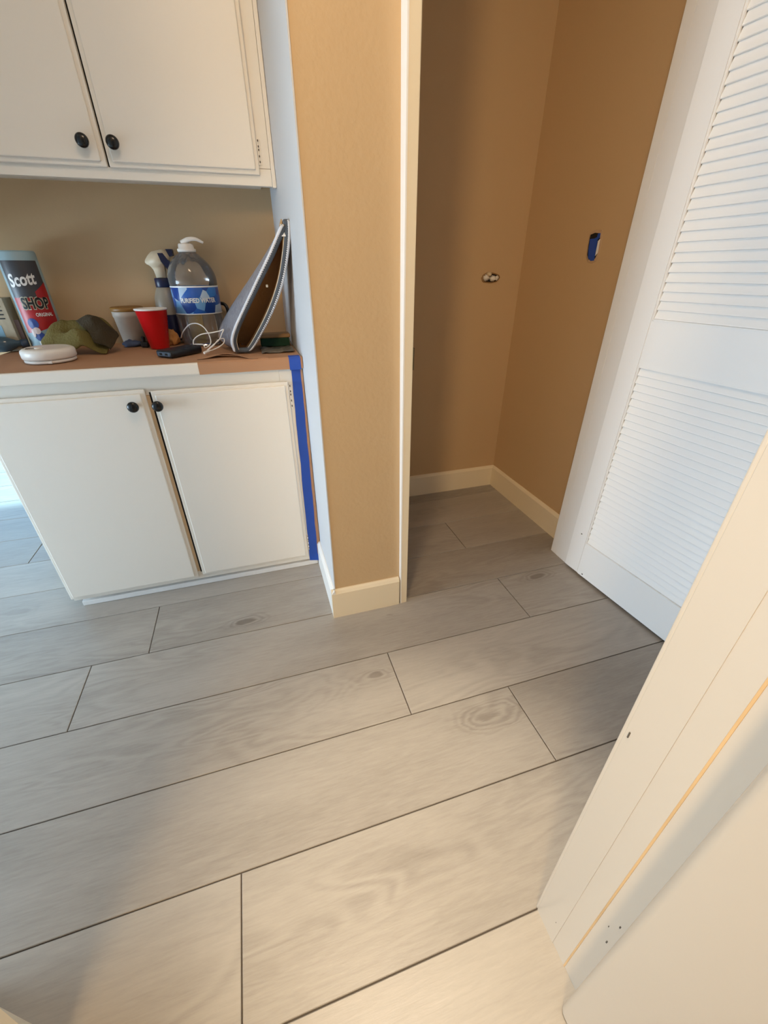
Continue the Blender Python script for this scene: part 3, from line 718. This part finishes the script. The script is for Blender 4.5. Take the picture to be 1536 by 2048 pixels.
bmesh.ops.bevel(b, geom=b.edges[:], offset=0.002, segments=2, affect='EDGES'); new_obj('spray_head', b, M['ivory'], sp, True)
b = BM(); xz_prism(b, [(ox+d_, oz+h_) for d_, h_ in ((0.006, 0.268), (0.022, 0.268), (0.040, 0.238), (0.036, 0.222), (0.026, 0.222), (0.012, 0.244))], sc_[1]-0.0185, sc_[1]+0.0185)
xz_prism(b, [(ox+d_, oz+h_) for d_, h_ in ((0.032, 0.279), (0.052, 0.279), (0.052, 0.262), (0.040, 0.258))], sc_[1]-0.0165, sc_[1]+0.0165)
new_obj('trigger', b, M['navy'], sp)

# water jug
jc = (-0.1470, 1.652); R0 = 0.0735
jug = empty('water_jug', (*jc, Z), 'clear empty plastic water jug with blue label and white cap', 'water jug')
def jr(r, h, t):
    z = h-Z
    if 0.195 < z < 0.275: return r*(1+0.022*math.sin(9*t+z*46)*math.sin((z-0.195)/0.08*math.pi))
    if z < 0.095: return r*(1+0.010*math.sin(14*t))
    return r
b = BM(); prof = [(0.050, Z+0.006), (0.058, Z+0.001), (0.066, Z), (0.0705, Z+0.006), (0.072, Z+0.014), (R0, Z+0.03), (R0, Z+0.06), (R0, Z+0.092), (R0*0.97, Z+0.096), (R0*0.97, Z+0.176), (R0, Z+0.180), (R0*1.0, Z+0.195), (R0*0.985, Z+0.206), (R0*0.95, Z+0.218), (R0*0.885, Z+0.232), (R0*0.80, Z+0.245), (R0*0.68, Z+0.258), (R0*0.54, Z+0.269), (R0*0.42, Z+0.277), (0.0255, Z+0.282), (0.0225, Z+0.286), (0.0225, Z+0.290)]
prof = [(r_, h_ if h_ < Z+0.18 else Z+0.18+(h_-Z-0.18)*0.86) for r_, h_ in prof]
lathe(b, prof, (*jc, 0), 64, fn=jr); new_obj('bottle_wall', b, M['clear'], jug, True)
b = BM(); lathe(b, [(R0*0.985, Z+0.0965), (R0*0.99, Z+0.097), (R0*0.99, Z+0.1755), (R0*0.985, Z+0.176)], (*jc, 0), 48, cap=False); new_obj('label_band', b, M['label'], jug, True)
b = BM(); lathe(b, [(R0*0.996, Z+0.1725), (R0*0.996, Z+0.1765)], (*jc, 0), 48, cap=False); new_obj('label_edge', b, M['printwhite'], jug, True)
b = BM(); lathe(b, [(R0*0.996, Z+0.0960), (R0*0.996, Z+0.0985)], (*jc, 0), 48, cap=False); new_obj('label_edge', b, M['printwhite'], jug, True)
aj = math.atan2(-jc[1], -jc[0])
b = BM(); text_on_cyl(b, 'PURIFIED WATER', 0.0185, jc, R0*0.999, aj+0.06, Z+0.130, sx=0.80, bold=True)
new_obj('lettering', b, M['printwhite'], jug)
b = BM(); lathe(b, [(0.0255, Z+0.2690), (0.0275, Z+0.2710), (0.0275, Z+0.2770), (0.0235, Z+0.2790), (0.0225, Z+0.2890), (0.0195, Z+0.2920), (0.012, Z+0.2920), (0.011, Z+0.2985), (0.002, Z+0.2990)], (*jc, 0), 32); cap = new_obj('cap', b, M['whitep'], jug, True)
b = BM(); pts = catmull([(jc[0]-0.008, jc[1]-0.004, Z+0.2930), (jc[0]+0.012, jc[1]-0.014, Z+0.3020), (jc[0]+0.034, jc[1]-0.016, Z+0.3030), (jc[0]+0.054, jc[1]-0.012, Z+0.2940)], 6)
tube(b, pts, lambda t: 0.0085*(1-0.6*t), 10); new_obj('pull_tab', b, M['whitep'], cap, True)

# yellow sponge seen through the jug
b = BM(); p = on(392, 668, Z); box(b, -0.200, -0.150, 1.737, 1.762, Z, Z+0.085, 0.006, 2)
tag(new_obj('sponge', b, M['yellow'], smooth=False), 'yellow sponge standing behind the clear water jug', 'sponge')
# amber crumpled paper between cup and jug
b = BM(); blob(b, (-0.252, 1.655, Z+0.018), 0.022, 0.020, 0.026, 3, 0.5, 2.4, Z)
tag(new_obj('crumpled_paper', b, M['orange'], smooth=True), 'crumpled amber brown paper between red cup and jug', 'paper')
# black strap loop behind jug
b = BM(); tube(b, catmull([(-0.075, 1.74, Z+0.004), (-0.062, 1.735, Z+0.05), (-0.058, 1.73, Z+0.095), (-0.066, 1.735, Z+0.115), (-0.085, 1.745, Z+0.118)], 6), 0.006, 8)
blob(b, (-0.062, 1.74, Z+0.03), 0.022, 0.02, 0.034, 5, 0.3, 2.5, Z, 18, 10)
tag(new_obj('tool_pouch', b, M['blackp'], smooth=True), 'black pouch with strap loop half hidden behind jug', 'pouch')

# blue grey clutter left of the cup
cl = on(268, 692, Z)
b = BM(); blob(b, (cl.x, cl.y, Z+0.006), 0.030, 0.022, 0.012, 11, 0.5, 2.2, Z, 22, 10)
tag(new_obj('rag', b, M['bluegrey'], smooth=True), 'small blue grey rag left of the red cup', 'rag')
cl = on(292, 694, Z)
b = BM(); box(b, cl.x-0.012, cl.x+0.010, cl.y-0.008, cl.y+0.02, Z, Z+0.016, 0.003); lathe(b, [(0.005, Z+0.01), (0.006, Z+0.03), (0.002, Z+0.032)], (cl.x-0.004, cl.y+0.012, 0), 12)
tag(new_obj('black_clip', b, M['blackp']), 'small black plastic clip touching left of the cup', 'clip')
b = BM(); cl = on(212, 702, Z); blob(b, (cl.x, cl.y, Z+0.007), 0.010, 0.008, 0.010, 17, 0.6, 2.5, Z, 14, 8)
tag(new_obj('foam_crumb', b, M['orange'], smooth=True), 'small amber foam crumb at towel corner', 'foam')

# power bank
q = [on(313, 712, Z), on(355, 715, Z), on(402, 700, Z), on(352, 692, Z)]
ax = (q[2]-q[1]).normalized(); c_ = (q[0]+q[1]+q[2]+q[3])/4
ux = Vector((ax.x, ax.y, 0)).normalized(); uy = Vector((-ux.y, ux.x, 0)); hl = 0.058; hw = 0.032
pc = Vector((on(313, 712, Z).x+0.066, on(345, 714, Z).y+0.036, Z))
pb = empty('power_bank', pc, 'black power bank lying on paper in front of the jug', 'power bank')
b = BM(); box(b, -hl, hl, -hw, hw, Z, Z+0.020, 0.006, 3)
rot = Matrix.Rotation(math.radians(48), 3, 'Z')
for v in b.verts: z_ = v.co.z; v.co = rot @ Vector((v.co.x, v.co.y, 0)) + Vector((pc.x, pc.y, z_))
new_obj('case', b, M['blackp'], pb, True)
b = BM(); box(b, -hl-0.0008, -hl+0.003, -hw+0.006, hw-0.006, Z+0.004, Z+0.016, 0.001, 1)
for v in b.verts: z_ = v.co.z; v.co = rot @ Vector((v.co.x, v.co.y, 0)) + Vector((pc.x, pc.y, z_))
ep = new_obj('port_panel', b, M['slate'], pb)
b = BM()
for yy in (-0.012, 0.010): box(b, -hl-0.0014, -hl+0.002, yy-0.005, yy+0.005, Z+0.007, Z+0.0125)
for v in b.verts: z_ = v.co.z; v.co = rot @ Vector((v.co.x, v.co.y, 0)) + Vector((pc.x, pc.y, z_))
new_obj('port', b, M['dark'], ep)

# white cable
cb = empty('charging_cable', on(415, 700, Z), 'tangled white charging cable between power bank and folded mat', 'cable')
b = BM()
P = lambda x, y, Y: at(x, y, Y)
cp = [P(362, 676, 1.60), P(366, 664, 1.58), P(378, 650, 1.54), P(393, 647, 1.48), P(408, 655, 1.46), P(419, 672, 1.45), P(421, 688, 1.44), P(408, 697, 1.44), P(394, 698, 1.45), P(387, 690, 1.45), P(389, 678, 1.45), P(402, 669, 1.44), P(425, 665, 1.43), P(440, 662, 1.425), P(447, 659, 1.415), P(444, 667, 1.41), P(438, 680, 1.42), P(424, 692, 1.41), P(414, 701, 1.41), P(425, 693, 1.41), P(437, 680, 1.42), P(447, 677, 1.42), P(448, 685, 1.42), P(438, 694, 1.41), P(425, 700, 1.40), P(418, 704, 1.39)]
xb = pc.x+0.070
tube(b, [Vector((p.x, p.y, max(p.z, Z+(0.0245 if p.x < xb else 0.0125)))) for p in catmull(cp, 6)], 0.0017, 8); new_obj('cord', b, M['whitep'], cb, True)
b = BM(); e1 = P(418, 704, 1.39); e1.z = max(e1.z, Z+0.0125); tube(b, [e1, e1+Vector((-0.006, -0.010, -0.001)), e1+Vector((-0.012, -0.020, -0.002))], 0.0038, 8); new_obj('plug', b, M['whitep'], cb)

# folded mat leaning on the side wall
mt_ = empty('folded_mat', (0.03, 1.45, Z), 'grey quilted mat with white stitched edge, folded upright, tan inside', 'mat')
def mp_(x, y):
    Y = 1.40
    for _ in range(6):
        p = at(x, y, Y); Y = 1.40-0.12*max(0, (p.z-Z))/0.335
    return at(x, y, Y)
left = catmull([mp_(*p) for p in ((484, 706), (475, 704), (469, 690), (468, 676), (474, 655), (486, 628), (503, 592), (522, 552), (543, 508), (559, 470), (567, 452))], 5)
right = catmull([mp_(*p) for p in ((484, 706), (492, 703), (503, 693), (520, 664), (538, 628), (553, 590), (564, 550), (571, 505), (574, 470), (573, 440))], 5)
for pp in left+right: pp.z = max(pp.z, Z+0.0088)
def back(pl, dx, dy, n_=8):
    rows = []
    for k2 in range(n_+1):
        v = k2/n_; row = []
        for i, p in enumerate(pl):
            t = i/(len(pl)-1); bul = math.sin(math.pi*t)
            row.append(Vector((min(p.x+dx*v*(0.15+bul)*1.0, XW-0.014), min(p.y+dy*v, YB-0.02), p.z-0.05*v*v*t)))
        rows.append(row)
    return rows
for nm, pl, dx in (('left', left, -0.052), ('right', right, -0.004)):
    R_ = back(pl, dx, 0.15)
    b = BM(); sheet(b, R_, None)
    o = new_obj('mat_panel', b, M['mattop'], mt_, True); md = o.modifiers.new('thick', 'SOLIDIFY'); md.thickness = 0.004*S; md.offset = 0
    # lining, slightly inside
    sgn = 1 if nm == 'left' else -1
    b = BM(); sheet(b, [[p+Vector((sgn*0.0052, 0.002, -0.002 if sgn > 0 else 0.002)) for p in r] for r in R_], None)
    o = new_obj('lining', b, M['matin'], mt_, True); md = o.modifiers.new('thick', 'SOLIDIFY'); md.thickness = 0.002*S; md.offset = 0
    o['label'] = 'tan fabric lining'
    b = BM(); tube(b, [p+Vector((sgn*0.001, -0.001, 0)) for p in pl], 0.0078, 10); bd = new_obj('binding', b, M['matgrey'], mt_, True)
    b = BM(); tube(b, [p+Vector((sgn*0.0080, -0.004, 0)) for p in pl[4:-2]], 0.0012, 6); o = new_obj('piping', b, M['ivory'], mt_, True)
    # whip stitches over the binding
    b = BM(); L_ = pl
    step = 2
    for i in range(2, len(L_)-2):
        for h_ in (0.0, 0.5):
            p = L_[i].lerp(L_[i+1], h_); t = (L_[i+1]-L_[i]).normalized(); sd = Vector((-sgn, 0, 0)); 
            a_ = p+sd*0.0076+Vector((0, -0.0030, 0))-t*0.002; c2 = p+sd*0.0022+Vector((0, -0.0086, 0))+t*0.006
            tube(b, [a_, (a_+c2)/2+Vector((sd.x*0.001, -0.0012, 0)), c2], 0.0023, 6)
    new_obj('stitching', b, M['stitch'], bd, True)
RL = back(left, -0.052, 0.15)[-1]; RR = back(right, -0.004, 0.15)[-1]
b = BM(); n_ = min(len(RL), len(RR)); sheet(b, [[RL[i].lerp(RR[i], t/6)+Vector((0, -0.012, 0)) for t in range(7)] for i in range(n_)], None)
o = new_obj('lining', b, M['matin'], mt_, True); o['label'] = 'tan fabric lining at the closed back'
b = BM(); p = mp_(566, 452); prism(b, [(p.x-0.006, p.y-0.001), (p.x+0.004, p.y-0.001), (p.x+0.004, p.y+0.01), (p.x-0.006, p.y+0.01)], p.z-0.022, p.z+0.004); o = new_obj('care_tag', b, M['printwhite'], mt_)
b = BM(); p = mp_(534, 572); box(b, p.x-0.002, p.x+0.004, p.y+0.02, p.y+0.023, p.z-0.004, p.z+0.003, 0.001); new_obj('lint_tuft', b, M['printwhite'], mt_)

# scrub brush behind the mat
br = empty('scrub_brush', (0.08, 1.56, Z), 'green bristled scrub brush with pale wooden back in counter corner', 'brush')
b = BM(); box(b, 0.035, 0.128, 1.50, 1.555, Z, Z+0.026, 0.003); 
new_obj('bristles', b, M['green'], br)
b = BM(); box(b, 0.030, 0.132, 1.497, 1.56, Z+0.0262, Z+0.038, 0.004); new_obj('brush_back', b, M['woodt'], br)
# grey crumpled plastic under brush
b = BM(); rows = [[(0.030+u*0.1/9, 1.37+v*0.11/6+0.006*noise.noise(Vector((u, v, 1))), Z+0.001+0.010*abs(noise.noise(Vector((u*0.6, v*0.7, 3))))) for u in range(10)] for v in range(7)]
sheet(b, rows, 0.0006); tag(new_obj('plastic_wrap', b, mat('grey_film', (112, 108, 100), 0.3)), 'crumpled grey plastic film on paper right of folded mat', 'plastic')

# left edge clutter
e_ = at(44, 694, 1.665)
cbx = empty('printed_carton', (e_.x-0.05, e_.y+0.03, Z), 'printed cardboard carton standing at far left of the counter', 'carton')
b = BM(); box(b, e_.x-0.10, e_.x, e_.y, e_.y+0.06, Z, Z+0.150, 0.001, 1); new_obj('carton_body', b, M['news'], cbx)
b = BM()
for i in range(5): box(b, e_.x-0.085, e_.x-0.012, e_.y-0.0006, e_.y, Z+0.092+i*0.011, Z+0.0955+i*0.011)
new_obj('printed_lines', b, M['printblack'], cbx)
b = BM(); box(b, e_.x-0.095, e_.x-0.030, e_.y-0.0006, e_.y, Z+0.030, Z+0.075); new_obj('label_panel', b, M['skyb'], cbx)
f_ = at(53, 690, 1.672)
b = BM(); box(b, f_.x-0.012, f_.x+0.001, f_.y+0.01, f_.y+0.014, Z, Z+0.088, 0.001, 1); o = new_obj('putty_knife', b, M['lilac'])
tag(o, 'narrow lilac grey strip tool standing between carton and towel roll', 'tool')
g_ = on(16, 706, Z)
pbt = empty('plastic_bottle', (g_.x, g_.y, Z), 'clear blue grey plastic bottle lying at left edge of counter', 'bottle')
b = BM(); lathe(b, [(0.004, -0.09), (0.020, -0.088), (0.0225, -0.08), (0.0225, 0.0), (0.021, 0.012), (0.012, 0.030), (0.009, 0.034), (0.009, 0.046)], (0, 0, 0), 24, 'X')
for v in b.verts: v.co = Matrix.Rotation(0.25, 3, 'Z') @ v.co + Vector((g_.x-0.01, g_.y+0.02, Z+0.0228))
new_obj('bottle_wall', b, mat('blue_grey_plastic', (66, 88, 102), 0.12), pbt, True)
b = BM(); lathe(b, [(0.0105, 0.044), (0.0115, 0.046), (0.0115, 0.060), (0.009, 0.062)], (0, 0, 0), 18, 'X')
for v in b.verts: v.co = Matrix.Rotation(0.25, 3, 'Z') @ v.co + Vector((g_.x-0.01, g_.y+0.02, Z+0.0228))
new_obj('cap', b, M['slate'], pbt, True)

# ============================================================ CLOSET WALL FITTINGS
# taped outlet hole on right wall
XR = 1.143
oh = empty('outlet_cutout', (XR, 1.355, 1.035), 'torn outlet hole patched with blue tape on closet right wall', 'outlet')
def wallpt(px_, py_, X): d = ray(px_, py_); t = X/d[0]; return Vector((X, d[1]*t, 1+d[2]*t))
out = [wallpt(*p, XR) for p in ((1181, 466), (1192, 461), (1204, 462), (1203, 480), (1198, 508), (1192, 521), (1184, 525), (1176, 523), (1173, 512), (1176, 490), (1179, 474))]
b = BM(); cen = sum(out, Vector())/len(out)
a_ = [b.verts.new(p+Vector((-0.0012, 0, 0))+(p-cen)*0.04) for p in out]; c_ = [b.verts.new(cen+(p-cen)*0.86+Vector((-0.0022, 0, 0))) for p in out]; d_ = [b.verts.new(p+Vector((0.002, 0, 0))+(p-cen)*0.10) for p in out]
n_ = len(out)
for i in range(n_):
    j_ = (i+1) % n_; b.faces.new([a_[i], a_[j_], c_[j_], c_[i]]); b.faces.new([d_[i], d_[j_], a_[j_], a_[i]])
new_obj('torn_edge', b, M['plaster'], oh)
b = BM(); ring = [b.verts.new(cen+(p-cen)*0.88+Vector((-0.0006, 0, 0))) for p in out]; b.faces.new(ring); new_obj('hole', b, M['dark'], oh)
b = BM(); pl = [wallpt(*p, XR-0.0026) for p in ((1180, 478), (1189, 477), (1194, 474), (1196, 467), (1201, 466), (1200, 474), (1195, 480), (1193, 494), (1189, 514), (1188, 521), (1181, 522), (1176, 516), (1177, 498))]
f = b.faces.new([b.verts.new(p) for p in pl]); r = bmesh.ops.extrude_face_region(b, geom=[f])
for v in r['geom']:
    if isinstance(v, bmesh.types.BMVert): v.co.x += 0.0008
new_obj('tape_patch', b, M['tape'], oh)
b = BM(); pl = [wallpt(*p, XR-0.0032) for p in ((1196, 482), (1200, 478), (1195, 506), (1190, 512))]
f = b.faces.new([b.verts.new(p) for p in pl]); r = bmesh.ops.extrude_face_region(b, geom=[f])
for v in r['geom']:
    if isinstance(v, bmesh.types.BMVert): v.co.x += 0.0015
new_obj('paper_sliver', b, M['printwhite'], oh)
# broken pipe outlet on back wall
YC = 1.757; vc = at(981, 556, YC)
vo_ = empty('pipe_outlet', (vc.x, YC, vc.z-0.02), 'broken plaster hole with white capped pipe stub on closet back wall', 'pipe outlet')
b = BM(); ring = []; ring2 = []
for i in range(22):
    t = 2*math.pi*i/22; k_ = 1+0.22*noise.noise(Vector((math.cos(t)*2, math.sin(t)*2, 5)))
    ring.append(b.verts.new((vc.x+0.046*k_*math.cos(t), YC+0.001, vc.z+0.021*k_*math.sin(t))))
    ring2.append(b.verts.new((vc.x+0.037*k_*math.cos(t), YC-0.0045, vc.z+0.015*k_*math.sin(t))))
for i in range(22): b.faces.new([ring[i], ring[(i+1) % 22], ring2[(i+1) % 22], ring2[i]])
new_obj('torn_edge', b, mat('brown_torn_edge', (150, 118, 80), 0.9, var=0.3, vscale=40), vo_)
b = BM(); f = b.faces.new([b.verts.new((vc.x+0.0385*math.cos(2*math.pi*i/18), YC-0.0014, vc.z+0.0165*math.sin(2*math.pi*i/18))) for i in range(18)]); new_obj('hole', b, M['dark'], vo_)
b = BM(); blob(b, (vc.x-0.024, YC-0.006, vc.z+0.001), 0.012, 0.012, 0.011, 21, 0.5, 2.6, None, 16, 10); blob(b, (vc.x+0.006, YC-0.006, vc.z-0.001), 0.016, 0.012, 0.010, 22, 0.6, 2.6, None, 16, 10); blob(b, (vc.x+0.026, YC-0.005, vc.z), 0.008, 0.008, 0.008, 23, 0.5, 2.6, None, 14, 8)
new_obj('plaster_lump', b, M['whitep'], vo_, True)
b = BM(); lathe(b, [(0.0075, 0.0), (0.0075, 0.022), (0.0055, 0.026), (0.001, 0.0265)], (vc.x-0.018, YC-0.002, vc.z+0.014), 16, '-Y'); new_obj('pipe_cap', b, M['ivory'], vo_, True)
